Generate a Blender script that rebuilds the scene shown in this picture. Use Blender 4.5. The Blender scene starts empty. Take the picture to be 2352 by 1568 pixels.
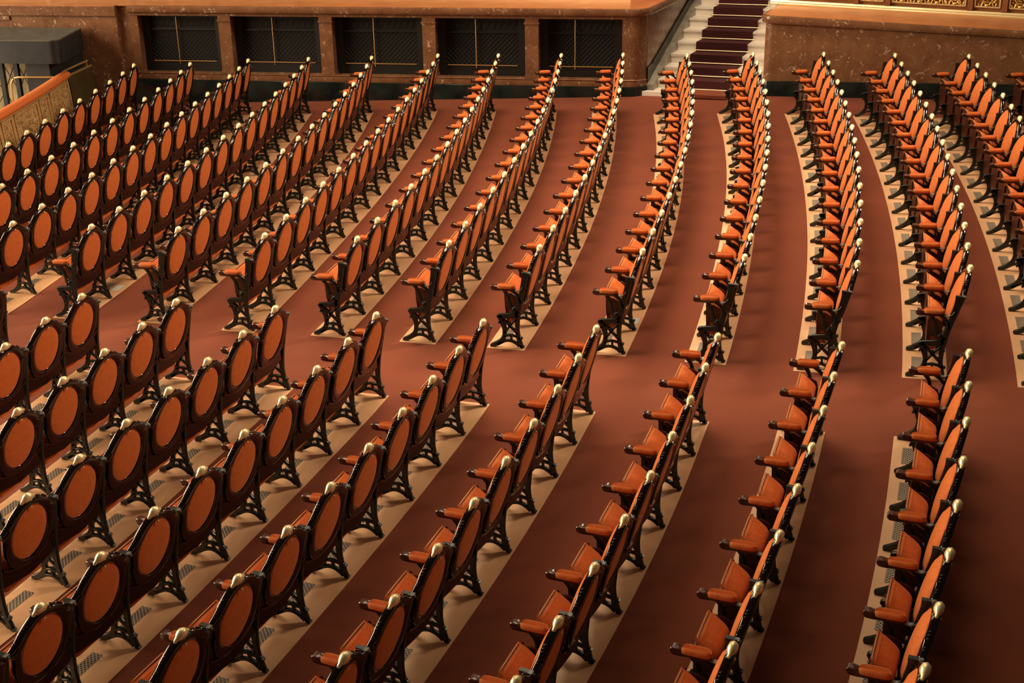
import bpy, bmesh, math, random
from mathutils import Vector, Matrix
random.seed(7)
C = bpy.context.scene.collection
PI = math.pi
sin, cos = math.sin, math.cos

# ------------------------------------------------------------------ helpers
def link(o, parent=None):
    C.objects.link(o)
    if parent is not None:
        o.parent = parent
    return o

def obj(name, bm, mat, parent=None, smooth=None, mw=None):
    bmesh.ops.recalc_face_normals(bm, faces=bm.faces[:])
    me = bpy.data.meshes.new(name)
    bm.to_mesh(me); bm.free()
    if smooth:
        for p in me.polygons: p.use_smooth = True
        try: me.set_sharp_from_angle(angle=math.radians(smooth))
        except Exception: pass
    for m in (mat if isinstance(mat, (list, tuple)) else [mat]):
        me.materials.append(m)
    o = bpy.data.objects.new(name, me)
    link(o, parent)
    if mw is not None: o.matrix_world = mw
    return o

def empty(name, label=None, cat=None, group=None, loc=(0, 0, 0), rz=0.0):
    o = bpy.data.objects.new(name, None)
    o.empty_display_size = 0.1
    o.location = loc; o.rotation_euler = (0, 0, rz)
    link(o)
    tag(o, label, cat, group)
    return o

def tag(o, label=None, cat=None, group=None, kind=None):
    if label: o['label'] = label
    if cat: o['category'] = cat
    if group: o['group'] = group
    if kind: o['kind'] = kind
    return o

def box(bm, x0, x1, y0, y1, z0, z1, M=None):
    vs = [bm.verts.new((x, y, z)) for x in (x0, x1) for y in (y0, y1) for z in (z0, z1)]
    if M is not None:
        for v in vs: v.co = M @ v.co
    for f in ((0, 1, 3, 2), (4, 6, 7, 5), (0, 4, 5, 1), (2, 3, 7, 6), (0, 2, 6, 4), (1, 5, 7, 3)):
        bm.faces.new([vs[i] for i in f])
    return vs

def loops(bm, rings, closed=True, cap0=True, cap1=True):
    """skin a list of equal-length vertex rings"""
    R = [[bm.verts.new(p) for p in r] for r in rings]
    n = len(R[0])
    for a, b in zip(R, R[1:]):
        for i in range(n if closed else n - 1):
            j = (i + 1) % n
            bm.faces.new((a[i], a[j], b[j], b[i]))
    if cap0: bm.faces.new(R[0])
    if cap1: bm.faces.new(list(reversed(R[-1])))
    return R

def tube(bm, pts, rad, n=8, flat=1.0):
    pts = [Vector(p) for p in pts]
    rads = rad if isinstance(rad, (list, tuple)) else [rad] * len(pts)
    rings = []
    for i, p in enumerate(pts):
        d = (pts[min(i + 1, len(pts) - 1)] - pts[max(i - 1, 0)]).normalized()
        ref = Vector((1, 0, 0)) if abs(d.x) < .9 else Vector((0, 0, 1))
        u = d.cross(ref).normalized(); v = d.cross(u).normalized()
        rings.append([p + u * (rads[i] * cos(2 * PI * k / n)) + v * (rads[i] * flat * sin(2 * PI * k / n)) for k in range(n)])
    loops(bm, rings)

def ribbon(bm, pts, w, x0, x1, bev=0.003):
    """flat bar in a (y,z) plane, extruded in x between x0 and x1, edges eased"""
    pts = [Vector((0, p[0], p[1])) for p in pts]
    ws = w if isinstance(w, (list, tuple)) else [w] * len(pts)
    rings = []
    for i, p in enumerate(pts):
        d = (pts[min(i + 1, len(pts) - 1)] - pts[max(i - 1, 0)]).normalized()
        nrm = Vector((0, -d.z, d.y)); h = ws[i] / 2; b = min(bev, h * .6)
        rings.append([p + nrm * a + Vector((x, 0, 0)) for a, x in
                      ((h, x0 + b), (h, x1 - b), (h - b, x1), (-h + b, x1), (-h, x1 - b), (-h, x0 + b), (-h + b, x0), (h - b, x0))])
    loops(bm, rings)

def smooth_curve(pts, n=4):
    """Catmull-Rom through 2D points"""
    out = []
    P = [pts[0]] + list(pts) + [pts[-1]]
    for i in range(1, len(P) - 2):
        for k in range(n):
            t = k / n
            q = []
            for c in range(len(pts[0])):
                a, b, d, e = P[i - 1][c], P[i][c], P[i + 1][c], P[i + 2][c]
                q.append(.5 * (2 * b + (d - a) * t + (2 * a - 5 * b + 4 * d - e) * t * t + (3 * b - a - 3 * d + e) * t ** 3))
            out.append(tuple(q))
    out.append(tuple(pts[-1]))
    return out

def ball(bm, c, r, sx=1, sy=1, sz=1, u=8, v=6, M=None):
    c = Vector(c)
    rings = []
    top = bm.verts.new(c + Vector((0, 0, r * sz))); bot = bm.verts.new(c - Vector((0, 0, r * sz)))
    for i in range(1, v):
        a = PI * i / v
        rings.append([bm.verts.new(c + Vector((r * sx * sin(a) * cos(2 * PI * k / u), r * sy * sin(a) * sin(2 * PI * k / u), r * sz * cos(a)))) for k in range(u)])
    for k in range(u):
        j = (k + 1) % u
        bm.faces.new((top, rings[0][k], rings[0][j])); bm.faces.new((bot, rings[-1][j], rings[-1][k]))
        for a, b in zip(rings, rings[1:]): bm.faces.new((a[k], b[k], b[j], a[j]))

# ------------------------------------------------------------------ materials
def mat(name, col, rough=.5, metal=0.0, **kw):
    m = bpy.data.materials.new(name); m.use_nodes = True
    nt = m.node_tree; b = nt.nodes['Principled BSDF']
    b.inputs['Base Color'].default_value = (*col, 1)
    b.inputs['Roughness'].default_value = rough
    b.inputs['Metallic'].default_value = metal
    for k, v in kw.items():
        b.inputs[k.replace('_', ' ')].default_value = v
    return m

def nodes(m): return m.node_tree.nodes, m.node_tree.links, m.node_tree.nodes['Principled BSDF']

def ramp(nt, fac, stops):
    r = nt.new('ShaderNodeValToRGB')
    while len(r.color_ramp.elements) < len(stops): r.color_ramp.elements.new(.5)
    for e, (p, c) in zip(r.color_ramp.elements, stops):
        e.position = p; e.color = (*c, 1)
    return r

def noisy(name, c1, c2, scale=8, rough=.6, metal=0, bump=0.0, bscale=None, detail=4, stretch=(1, 1, 1), lo=.35, hi=.65, coords='Object', **kw):
    m = mat(name, c1, rough, metal, **kw)
    N, L, b = nodes(m)
    tc = N.new('ShaderNodeTexCoord'); mp = N.new('ShaderNodeMapping'); mp.inputs['Scale'].default_value = stretch
    L.new(tc.outputs[coords], mp.inputs['Vector'])
    n = N.new('ShaderNodeTexNoise'); n.inputs['Scale'].default_value = scale; n.inputs['Detail'].default_value = detail
    L.new(mp.outputs['Vector'], n.inputs['Vector'])
    r = ramp(N, None, [(lo, c1), (hi, c2)])
    L.new(n.outputs['Fac'], r.inputs['Fac']); L.new(r.outputs['Color'], b.inputs['Base Color'])
    if bump:
        n2 = N.new('ShaderNodeTexNoise'); n2.inputs['Scale'].default_value = bscale or scale * 6; n2.inputs['Detail'].default_value = 3
        L.new(mp.outputs['Vector'], n2.inputs['Vector'])
        bp = N.new('ShaderNodeBump'); bp.inputs['Strength'].default_value = bump; bp.inputs['Distance'].default_value = .01
        L.new(n2.outputs['Fac'], bp.inputs['Height']); L.new(bp.outputs['Normal'], b.inputs['Normal'])
    return m

def marble(name, base1, base2, fleck, fscale=5.0, rough=.25):
    m = mat(name, base1, rough)
    N, L, b = nodes(m)
    tc = N.new('ShaderNodeTexCoord')
    n = N.new('ShaderNodeTexNoise'); n.inputs['Scale'].default_value = 3.5; n.inputs['Detail'].default_value = 8; n.inputs['Roughness'].default_value = .65
    L.new(tc.outputs['Object'], n.inputs['Vector'])
    r = ramp(N, None, [(.33, base1), (.68, base2)]); L.new(n.outputs['Fac'], r.inputs['Fac'])
    # pale fossil flecks: warped small cells, only in scattered patches
    w = N.new('ShaderNodeTexNoise'); w.inputs['Scale'].default_value = fscale * 1.6; w.inputs['Detail'].default_value = 5; w.inputs['Distortion'].default_value = 1.5
    L.new(tc.outputs['Object'], w.inputs['Vector'])
    r2 = ramp(N, None, [(.575, (0, 0, 0)), (.70, (1, 1, 1))]); L.new(w.outputs['Fac'], r2.inputs['Fac'])
    p = N.new('ShaderNodeTexNoise'); p.inputs['Scale'].default_value = fscale * .7; p.inputs['Detail'].default_value = 2
    L.new(tc.outputs['Object'], p.inputs['Vector'])
    r3 = ramp(N, None, [(.44, (0, 0, 0)), (.58, (1, 1, 1))]); L.new(p.outputs['Fac'], r3.inputs['Fac'])
    mu = N.new('ShaderNodeMath'); mu.operation = 'MULTIPLY'; L.new(r2.outputs['Color'], mu.inputs[0]); L.new(r3.outputs['Color'], mu.inputs[1])
    mx = N.new('ShaderNodeMix'); mx.data_type = 'RGBA'
    L.new(mu.outputs[0], mx.inputs['Factor']); L.new(r.outputs['Color'], mx.inputs['A']); mx.inputs['B'].default_value = (*fleck, 1)
    L.new(mx.outputs['Result'], b.inputs['Base Color'])
    return m

M = {}
M['velvet'] = noisy('orange_velvet', (.57, .135, .021), (.65, .165, .028), 30, .8, bump=.05, bscale=400, Sheen_Weight=.2, Sheen_Roughness=.4, Sheen_Tint=(1, .55, .3, 1))
M['lacquer'] = mat('dark_lacquered_wood', (.007, .003, .003), .14, Coat_Weight=.35, Coat_Roughness=.06, Specular_IOR_Level=.4)
M['iron'] = noisy('green_black_cast_iron', (.008, .014, .012), (.014, .024, .019), 20, .34, bump=.1, bscale=60)
M['metalglint'] = mat('pale_metal_strap_glint', (.15, .155, .14), .4, .3)  # pale metal of the clips; on the strap it paints a highlight
M['gold'] = noisy('gilded_brass', (1.0, .92, .55), (1.0, .86, .46), 40, .36, metal=.45, bump=.15, bscale=90, Coat_Weight=1.0, Coat_Roughness=.12)
M['mahogany'] = noisy('mahogany_board', (.060, .017, .007), (.100, .027, .010), 6, .35, stretch=(1, 1, 6))
M['armwood'] = noisy('dark_arm_wood', (.045, .016, .010), (.08, .030, .018), 9, .25, stretch=(6, 1, 6), Coat_Weight=.4, Coat_Roughness=.1)
M['piping'] = mat('nailhead_piping', (.55, .30, .14), .4)
M['carpet'] = noisy('red_brown_carpet', (.160, .0345, .0125), (.205, .0465, .0165), 1.3, .95, bump=.25, bscale=260, detail=6, lo=.3, hi=.7)
M['runner'] = noisy('dark_red_runner', (.045, .005, .006), (.062, .007, .007), 5, .95, bump=.2, bscale=260)
M['strip'] = noisy('pale_oak_boards', (.62, .35, .175), (.76, .47, .265), 2.2, .42, stretch=(1, 1, 1), detail=7, lo=.25, hi=.75)
M['marble'] = marble('red_brown_marble', (.140, .060, .028), (.240, .118, .060), (.52, .40, .30), 8.5)
M['ledge'] = noisy('polished_orange_marble', (.47, .155, .052), (.60, .215, .08), 3, .3, detail=8)
M['blackmarble'] = noisy('black_marble', (.006, .010, .010), (.016, .024, .022), 3, .12, detail=8)
M['white'] = noisy('white_marble', (.83, .76, .66), (.92, .87, .80), 3, .25, detail=8)
M['greymarble'] = noisy('grey_green_marble', (.20, .19, .15), (.34, .32, .26), 4, .3, detail=8)
M['grille'] = mat('dark_bronze_grille', (.006, .006, .006), .5, .1)
M['void'] = mat('dark_recess', (.006, .006, .006), .8)
M['brass'] = mat('brass', (.78, .52, .20), .3, .7)
M['brasspale'] = mat('pale_brass_rod', (.85, .70, .45), .35, .4)
M['rim'] = noisy('gilded_relief', (.60, .36, .10), (.85, .60, .20), 14, .35, metal=.5, bump=.6, bscale=30)
M['browncase'] = noisy('brown_carved_frame', (.22, .085, .03), (.30, .12, .045), 5, .4)
M['black'] = noisy('black_cabinet_paint', (.010, .014, .018), (.018, .022, .026), 8, .55)
M['greytop'] = noisy('grey_cabinet_top', (.075, .08, .075), (.12, .12, .105), 5, .6)  # mottled grey, lighter than the cabinet body
M['cloth'] = noisy('cream_backing_sheet', (.62, .55, .30), (.72, .65, .42), 3, .9)
M['olive'] = noisy('olive_brown_panel', (.055, .040, .016), (.075, .055, .022), 3, .3)
M['fret'] = noisy('carved_gilt_fretwork', (.40, .25, .10), (.56, .38, .17), 22, .5, bump=.5, bscale=40)
M['paper'] = mat('pale_paper', (.55, .60, .58), .6)

def vent_material():
    m = mat('pierced_floor_vent', (.5, .4, .3), .5)
    N, L, b = nodes(m)
    tc = N.new('ShaderNodeTexCoord'); mp = N.new('ShaderNodeMapping')
    mp.inputs['Rotation'].default_value = (0, 0, PI / 4); mp.inputs['Scale'].default_value = (46, 46, 46)
    L.new(tc.outputs['Object'], mp.inputs['Vector'])
    v = N.new('ShaderNodeTexVoronoi'); v.distance = 'CHEBYCHEV'; v.inputs['Scale'].default_value = 1; v.inputs['Randomness'].default_value = 0
    L.new(mp.outputs['Vector'], v.inputs['Vector'])
    r = ramp(N, None, [(.30, (.012, .012, .012)), (.36, (.34, .27, .19))]); L.new(v.outputs['Distance'], r.inputs['Fac'])
    L.new(r.outputs['Color'], b.inputs['Base Color'])
    return m
M['vent'] = vent_material()
# row tables: (seat index, radius from the stage centre in m, angle in rad)
ROWS = {
 'UA': [(0,29.005,0.07146), (1,29.009,0.08994), (2,29.001,0.10830), (3,28.988,0.12659), (4,28.974,0.14483), (5,28.966,0.16308), (6,28.970,0.18137), (7,28.992,0.19974), (8,29.038,0.21824), (9,29.038,0.23614)],
 'UB': [(0,29.938,0.07547), (1,29.946,0.09273), (2,29.950,0.11028), (3,29.952,0.12806), (4,29.952,0.14604), (5,29.951,0.16415), (6,29.950,0.18236), (7,29.950,0.20060), (8,29.952,0.21883), (9,29.956,0.23701), (10,29.963,0.25508), (11,29.975,0.27299)],
 'UC': [(0,30.846,0.07428), (1,30.833,0.09073), (2,30.823,0.10719), (3,30.817,0.12368), (4,30.813,0.14021), (5,30.812,0.15679), (6,30.815,0.17344), (7,30.820,0.19017), (8,30.827,0.20699), (9,30.837,0.22392), (10,30.849,0.24097), (11,30.863,0.25815), (12,30.879,0.27547), (13,30.897,0.29295), (14,30.916,0.31060)],
 'UD': [(0,31.815,0.07764), (1,31.822,0.09413), (2,31.828,0.11062), (3,31.832,0.12710), (4,31.835,0.14359), (5,31.837,0.16009), (6,31.838,0.17661), (7,31.839,0.19314), (8,31.840,0.20971), (9,31.840,0.22631), (10,31.841,0.24295), (11,31.842,0.25963), (12,31.844,0.27636), (13,31.846,0.29315), (14,31.850,0.30999)],
 'UE': [(0,32.818,0.08149), (1,32.833,0.09804), (2,32.843,0.11449), (3,32.850,0.13085), (4,32.853,0.14713), (5,32.853,0.16335), (6,32.852,0.17951), (7,32.849,0.19564), (8,32.845,0.21175), (9,32.840,0.22785), (10,32.836,0.24395), (11,32.832,0.26007), (12,32.829,0.27623), (13,32.829,0.29243), (14,32.830,0.30868)],
 'UF': [(0,33.843,0.08365), (1,33.833,0.09877), (2,33.823,0.11378), (3,33.813,0.12872), (4,33.804,0.14361), (5,33.795,0.15846), (6,33.788,0.17330), (7,33.782,0.18816), (8,33.778,0.20306), (9,33.775,0.21802), (10,33.776,0.23307), (11,33.778,0.24823), (12,33.784,0.26351), (13,33.793,0.27895), (14,33.805,0.29458), (15,33.821,0.31040)],
 'UG': [(0,34.776,0.08911), (1,34.772,0.10332), (2,34.769,0.11760), (3,34.769,0.13196), (4,34.771,0.14639), (5,34.774,0.16089), (6,34.778,0.17545), (7,34.783,0.19009), (8,34.787,0.20480), (9,34.792,0.21957), (10,34.796,0.23441), (11,34.798,0.24932), (12,34.800,0.26429), (13,34.799,0.27932), (14,34.796,0.29442), (15,34.791,0.30957)],
 'UH': [(0,35.721,0.09430), (1,35.720,0.10823), (2,35.719,0.12224), (3,35.718,0.13633), (4,35.718,0.15049), (5,35.717,0.16472), (6,35.717,0.17902), (7,35.717,0.19337), (8,35.717,0.20777), (9,35.717,0.22221), (10,35.718,0.23669), (11,35.719,0.25121), (12,35.720,0.26575), (13,35.721,0.28032), (14,35.723,0.29490), (15,35.725,0.30950)],
 'UI': [(0,36.630,0.09829), (1,36.626,0.11215), (2,36.624,0.12607), (3,36.622,0.14004), (4,36.620,0.15407), (5,36.619,0.16813), (6,36.618,0.18223), (7,36.617,0.19636), (8,36.617,0.21051), (9,36.616,0.22467), (10,36.616,0.23883), (11,36.615,0.25299), (12,36.614,0.26714), (13,36.613,0.28128), (14,36.611,0.29539), (15,36.609,0.30947)],
 'UJ': [(0,37.546,0.10421), (1,37.558,0.11761), (2,37.567,0.13107), (3,37.574,0.14458), (4,37.580,0.15813), (5,37.584,0.17172), (6,37.587,0.18535), (7,37.588,0.19900), (8,37.588,0.21268), (9,37.587,0.22639), (10,37.585,0.24011), (11,37.583,0.25384), (12,37.580,0.26757), (13,37.576,0.28131), (14,37.573,0.29504), (15,37.569,0.30877)],
 'UK': [(0,38.476,0.10650), (1,38.485,0.12002), (2,38.492,0.13357), (3,38.496,0.14713), (4,38.498,0.16071), (5,38.498,0.17430), (6,38.497,0.18788), (7,38.495,0.20147), (8,38.492,0.21505), (9,38.489,0.22862), (10,38.486,0.24217), (11,38.484,0.25570), (12,38.483,0.26921), (13,38.483,0.28268), (14,38.484,0.29612), (15,38.487,0.30952)],
 'UL': [(0,39.440,0.11097), (1,39.437,0.12426), (2,39.435,0.13754), (3,39.434,0.15081), (4,39.433,0.16408), (5,39.433,0.17734), (6,39.434,0.19060), (7,39.435,0.20387), (8,39.436,0.21713), (9,39.438,0.23040), (10,39.440,0.24367), (11,39.442,0.25696), (12,39.445,0.27025), (13,39.448,0.28355), (14,39.450,0.29687), (15,39.453,0.31020)],
 'UM': [(0,40.375,0.11691), (1,40.372,0.12951), (2,40.369,0.14217), (3,40.367,0.15488), (4,40.365,0.16766), (5,40.364,0.18047), (6,40.364,0.19333), (7,40.363,0.20621), (8,40.363,0.21913), (9,40.364,0.23206), (10,40.365,0.24500), (11,40.365,0.25795), (12,40.367,0.27089), (13,40.368,0.28383), (14,40.369,0.29675), (15,40.371,0.30965)],
 'UN': [(0,41.313,0.12231), (1,41.311,0.13480), (2,41.309,0.14727), (3,41.308,0.15972), (4,41.308,0.17216), (5,41.308,0.18457), (6,41.309,0.19695), (7,41.309,0.20954), (8,41.309,0.22213), (9,41.309,0.23472), (10,41.309,0.24731), (11,41.309,0.25989), (12,41.309,0.27248), (13,41.309,0.28507), (14,41.309,0.29766), (15,41.309,0.31025)],
 'UO': [(0,42.258,0.12654), (1,42.258,0.13884), (2,42.258,0.15115)],
 'LD': [(0,31.841,0.36128)],
 'LE': [(0,32.876,0.36096), (1,32.890,0.37681), (2,32.904,0.39266)],
 'LF': [(0,33.813,0.35906), (1,33.811,0.37418), (2,33.813,0.38937), (3,33.819,0.40461), (4,33.829,0.41992), (5,33.829,0.43529)],
 'LG': [(0,34.770,0.35794), (1,34.756,0.37282), (2,34.748,0.38768), (3,34.745,0.40253), (4,34.748,0.41738), (5,34.756,0.43222), (6,34.770,0.44705), (7,34.770,0.46200)],
 'LH': [(0,35.692,0.35665), (1,35.682,0.37103), (2,35.675,0.38543), (3,35.673,0.39985), (4,35.674,0.41429), (5,35.680,0.42875), (6,35.689,0.44322), (7,35.702,0.45772), (8,35.719,0.47224), (9,35.719,0.48680)],
 'LI': [(0,36.625,0.35548), (1,36.620,0.36964), (2,36.617,0.38382), (3,36.616,0.39803), (4,36.616,0.41225), (5,36.618,0.42649), (6,36.622,0.44076), (7,36.628,0.45505), (8,36.635,0.46935), (9,36.635,0.48355)],
 'LJ': [(0,37.557,0.35377), (1,37.565,0.36777), (2,37.571,0.38174), (3,37.576,0.39571), (4,37.579,0.40966), (5,37.581,0.42360), (6,37.582,0.43752), (7,37.581,0.45143), (8,37.578,0.46533)],
 'LK': [(0,38.516,0.35286), (1,38.525,0.36655), (2,38.531,0.38021), (3,38.533,0.39384), (4,38.532,0.40744), (5,38.527,0.42100), (6,38.519,0.43453), (7,38.507,0.44803), (8,38.492,0.46150)],
 'LL': [(0,39.446,0.35213), (1,39.443,0.36522), (2,39.440,0.37839), (3,39.437,0.39165), (4,39.434,0.40498), (5,39.431,0.41839), (6,39.429,0.43188), (7,39.427,0.44546), (8,39.427,0.45864)],
 'LM': [(0,40.347,0.35084), (1,40.354,0.36393), (2,40.359,0.37698), (3,40.362,0.38999), (4,40.363,0.40296), (5,40.362,0.41589), (6,40.358,0.42878), (7,40.353,0.44163)],
}
# ------------------------------------------------------------------ the theatre chair
# local frame: x along the row, y towards the stage, z up; the gilt crest stands over (0,0)
SL = .28                                                  # lean of the back
NF = Vector((0, 1, SL)).normalized()                      # forward normal of the back
def bp(x, z, off=0.0):                                    # a point on the leaning back
    return Vector((x, SL * (.92 - z), z)) + NF * off

def mirror_outline(pts):
    return pts + [(-x, z) for x, z in reversed(pts[1:-1])]

FRAME = smooth_curve([(0, .905), (.045, .902), (.095, .884), (.145, .848), (.19, .806), (.226, .779), (.246, .766)], 3) + \
        smooth_curve([(.247, .742), (.228, .722), (.218, .68), (.216, .62), (.208, .55), (.186, .485), (.15, .438), (.10, .408), (.05, .394), (0, .39)], 3)
FRAME = mirror_outline(FRAME)
HC, HA, HB = .652, .156, .202                             # the oval: centre, half width, half height

def oval_at(ang, a=HA, b=HB): return a * sin(ang) * (1 - .10 * max(0, cos(ang)) ** 2), HC + b * cos(ang)

def frame_bm():
    bm = bmesh.new()
    rings = []
    t = .022
    n = len(FRAME)
    for i, (x, z) in enumerate(FRAME):
        ang = math.atan2(x / HA, (z - HC) / HB)
        hx, hz = oval_at(ang)
        def mixp(f, off): return bp(hx + (x - hx) * f, hz + (z - hz) * f, off)
        rings.append([mixp(1, -t * .5), mixp(1, t * .5), mixp(.9, t), mixp(.45, t * 1.15), mixp(.08, t * .8), mixp(0, t * .5),
                      mixp(0, -t * .5), mixp(.08, -t * .9), mixp(.5, -t * 1.25), mixp(.92, -t)])
    R = [[bm.verts.new(p) for p in r] for r in rings]
    for i in range(n):
        a, b = R[i], R[(i + 1) % n]
        for k in range(10):
            l = (k + 1) % 10
            bm.faces.new((a[k], a[l], b[l], b[k]))
    # turned beads along the shoulders
    for s in (-1, 1):
        for x, z in ((.135, .858), (.150, .8465), (.165, .833), (.200, .800), (.212, .791)):
            ball(bm, bp(s * x, z, .004), .0072, 1, 1.5, 1, 8, 6)
    # carved lower apron under the oval
    loops(bm, [[bp(x, z + d, o) for d, o in ((.012, .008), (.012, -.012), (-.012, -.012), (-.012, .008))] for x, z in
               smooth_curve([(-.235, .47), (-.16, .425), (-.08, .398), (0, .39), (.08, .398), (.16, .425), (.235, .47)], 3)])
    return bm

def disc_bm(a, b, off, dome, rings=5, n=40, cz=HC):
    bm = bmesh.new()
    c = bm.verts.new(bp(0, cz, off + dome)); prev = None
    for k in range(1, rings + 1):
        f = k / rings; h = dome * math.sqrt(max(0, 1 - f ** 2.6)) if f < 1 else 0
        r = [bm.verts.new(bp(*(lambda q: (q[0], q[1] - HC + cz))(oval_at(2 * PI * i / n, a * f, b * f)), off + h)) for i in range(n)]
        for i in range(n):
            j = (i + 1) % n
            if prev is None: bm.faces.new((c, r[i], r[j]))
            else: bm.faces.new((prev[i], r[i], r[j], prev[j]))
        prev = r
    back = [bm.verts.new(bp(*(lambda q: (q[0], q[1] - HC + cz))(oval_at(2 * PI * i / n, a, b)), off - (.008 if dome > 0 else -.008))) for i in range(n)]
    for i in range(n):
        j = (i + 1) % n; bm.faces.new((prev[i], back[i], back[j], prev[j]))
    bm.faces.new(back)
    return bm

def crest_bm():
    bm = bmesh.new()
    prof = [(-.062, .004), (-.060, .010), (-.054, .014), (-.048, .013), (-.041, .017), (-.031, .025), (-.018, .031), (-.003, .033), (.012, .032), (.025, .028), (.036, .021), (.044, .014), (.049, .012), (.055, .014), (.060, .011), (.063, .004)]
    rings = []
    for x, r in prof:
        zc = .922 - x * x * 5.5
        ring = []
        for k in range(14):
            a = 2 * PI * k / 14
            rr = r * (1 + .05 * cos(7 * a))
            ring.append(bp(x, zc + rr * 1.0 * cos(a), rr * .85 * sin(a)))
        rings.append(ring)
    loops(bm, rings)
    return bm

def drop_bm():
    bm = bmesh.new()
    loops(bm, [[bp(r * cos(2 * PI * k / 8), z + 0, -.030 + r * sin(2 * PI * k / 8)) for k in range(8)] for z, r in ((.868, .003), (.862, .007), (.856, .007), (.850, .004), (.843, .002))])
    return bm

def stand_bm(s):
    """cast iron side standard at x = s*.26"""
    bm = bmesh.new(); x0, x1 = sorted((s * .246, s * .274))
    R = lambda pts, w, n=4, a=x0, b=x1: ribbon(bm, smooth_curve(pts, n), w * 1.3, a, b)
    def rw(pts, ws, n=4, a=x0, b=x1):
        c = smooth_curve([(p[0], p[1], w) for p, w in zip(pts, ws)], n)
        ribbon(bm, [(q[0], q[1]) for q in c], [q[2] * 1.2 for q in c], a, b)
    # rear upright that carries the back and swings into the rear foot
    rw([(.078, .772), (.083, .715), (.105, .62), (.132, .51), (.160, .40), (.176, .30), (.182, .20), (.178, .12), (.165, .055), (.148, .012)],
       [.050, .046, .042, .040, .042, .040, .032, .032, .036, .024])
    rw([(.172, .115), (.152, .100), (.140, .112)], [.024, .022, .012], 3)          # heel spur
    rw([(.160, .030), (.142, .014), (.128, .020)], [.026, .024, .012], 3)          # toe of the rear foot
    # front leg
    rw([(.352, .330), (.335, .295), (.318, .24), (.308, .19), (.312, .13), (.332, .085), (.368, .050), (.410, .028), (.445, .016), (.458, .010)],
       [.044, .046, .040, .034, .034, .036, .040, .036, .028, .012])
    rw([(.340, .318), (.362, .326), (.372, .312)], [.030, .022, .010], 3)          # leaf notch
    rw([(.330, .262), (.352, .262), (.362, .246)], [.024, .020, .010], 3)
    # arch between the feet, little openings above it
    rw([(.385, .030), (.345, .050), (.310, .066), (.272, .072), (.235, .066), (.198, .046), (.170, .020)], [.026, .022, .020, .018, .020, .022, .026])
    R([(.318, .118), (.285, .124), (.25, .130), (.22, .124), (.185, .118)], .015)
    R([(.245, .070), (.247, .100), (.25, .128)], .014)
    # crossed scrolls between the uprights
    R([(.312, .150), (.275, .195), (.235, .250), (.182, .300)], .018)
    R([(.182, .150), (.225, .195), (.270, .245), (.322, .295)], .018)
    R([(.235, .215), (.262, .228), (.255, .252), (.230, .240)], .014)
    # head of the standard under the seat pivot
    rw([(.352, .322), (.300, .326), (.240, .330), (.168, .345)], [.036, .040, .044, .040])
    rw([(.168, .36), (.205, .385), (.235, .43), (.248, .49), (.262, .545), (.290, .588)], [.046, .036, .026, .022, .022, .028])   # swept arm bracket
    R([(.222, .592), (.178, .560), (.146, .515), (.132, .47)], .018)
    ball(bm, (s * .26, .205, .40), .022, 1.0, 1, 1, 10, 7)
    return bm

def strap_bm(s):
    bm = bmesh.new()
    ribbon(bm, smooth_curve([(.196, .597), (.172, .584), (.146, .586), (.120, .606), (.104, .632)], 4), .008, s * .26 - .017, s * .26 + .017, .002)
    return bm

def clip_bm(s):
    bm = bmesh.new()
    c = bp(s * .256, .770, 0)
    box(bm, c.x - .016, c.x + .016, c.y - .012, c.y + .012, c.z - .012, c.z + .002)
    ball(bm, (c.x, c.y - .014, c.z - .012), .010, 1, 1, 1, 8, 6)
    bmesh.ops.bevel(bm, geom=[e for e in bm.edges if len(e.link_faces) == 2 and e.calc_face_angle(0) > 1.2], offset=.003, segments=1, affect='EDGES')
    return bm

def arm_bm(s):
    bm = bmesh.new()
    rings = []
    for y, w, z0, z1 in ((.176, .016, .596, .606), (.19, .021, .588, .614), (.25, .023, .584, .616), (.335, .023, .584, .618), (.358, .025, .584, .632), (.396, .026, .588, .638), (.410, .022, .596, .632), (.415, .014, .602, .622)):
        cx = s * .26; b = .005
        rings.append([(cx - w, y, z0 + b), (cx - w + b, y, z0), (cx + w - b, y, z0), (cx + w, y, z0 + b), (cx + w, y, z1 - b), (cx + w - b, y, z1), (cx - w + b, y, z1), (cx - w, y, z1 - b)])
    loops(bm, rings)
    return bm

def armpad_bm(s):
    bm = bmesh.new(); cx = s * .26; n = 12
    rings = []
    for y, f in ((.182, .35), (.186, .7), (.194, .9), (.21, 1), (.26, 1.05), (.31, 1.03), (.334, .95), (.345, .72), (.350, .38)):
        w = .033 * f; ring = []
        for x, z in ((-1, .0), (-1.02, .4), (-.85, .82), (-.52, 1), (-.1, .42), (.1, .42), (.52, 1), (.85, .82), (1.02, .4), (1, 0), (.4, -.1), (-.4, -.1)):
            ring.append((cx + x * w, y, 0.614 + .034 * z * (.4 + .6 * f)))
        rings.append(ring)
    loops(bm, rings)
    return bm

SEATW = .186
def seat_shape(u):
    """half width of the tipped-up seat board, 0 hinge .. 1 front edge"""
    w = SEATW - .016 * max(0, 1 - u / .3) ** 2
    if u > .82: w -= .075 * (1 - math.sqrt(max(0, 1 - ((u - .82) / .18) ** 2)))
    return w

def seat_drop(x): return .055 * max(0.0, (abs(x) - .085) / (SEATW - .085)) ** 2

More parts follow.
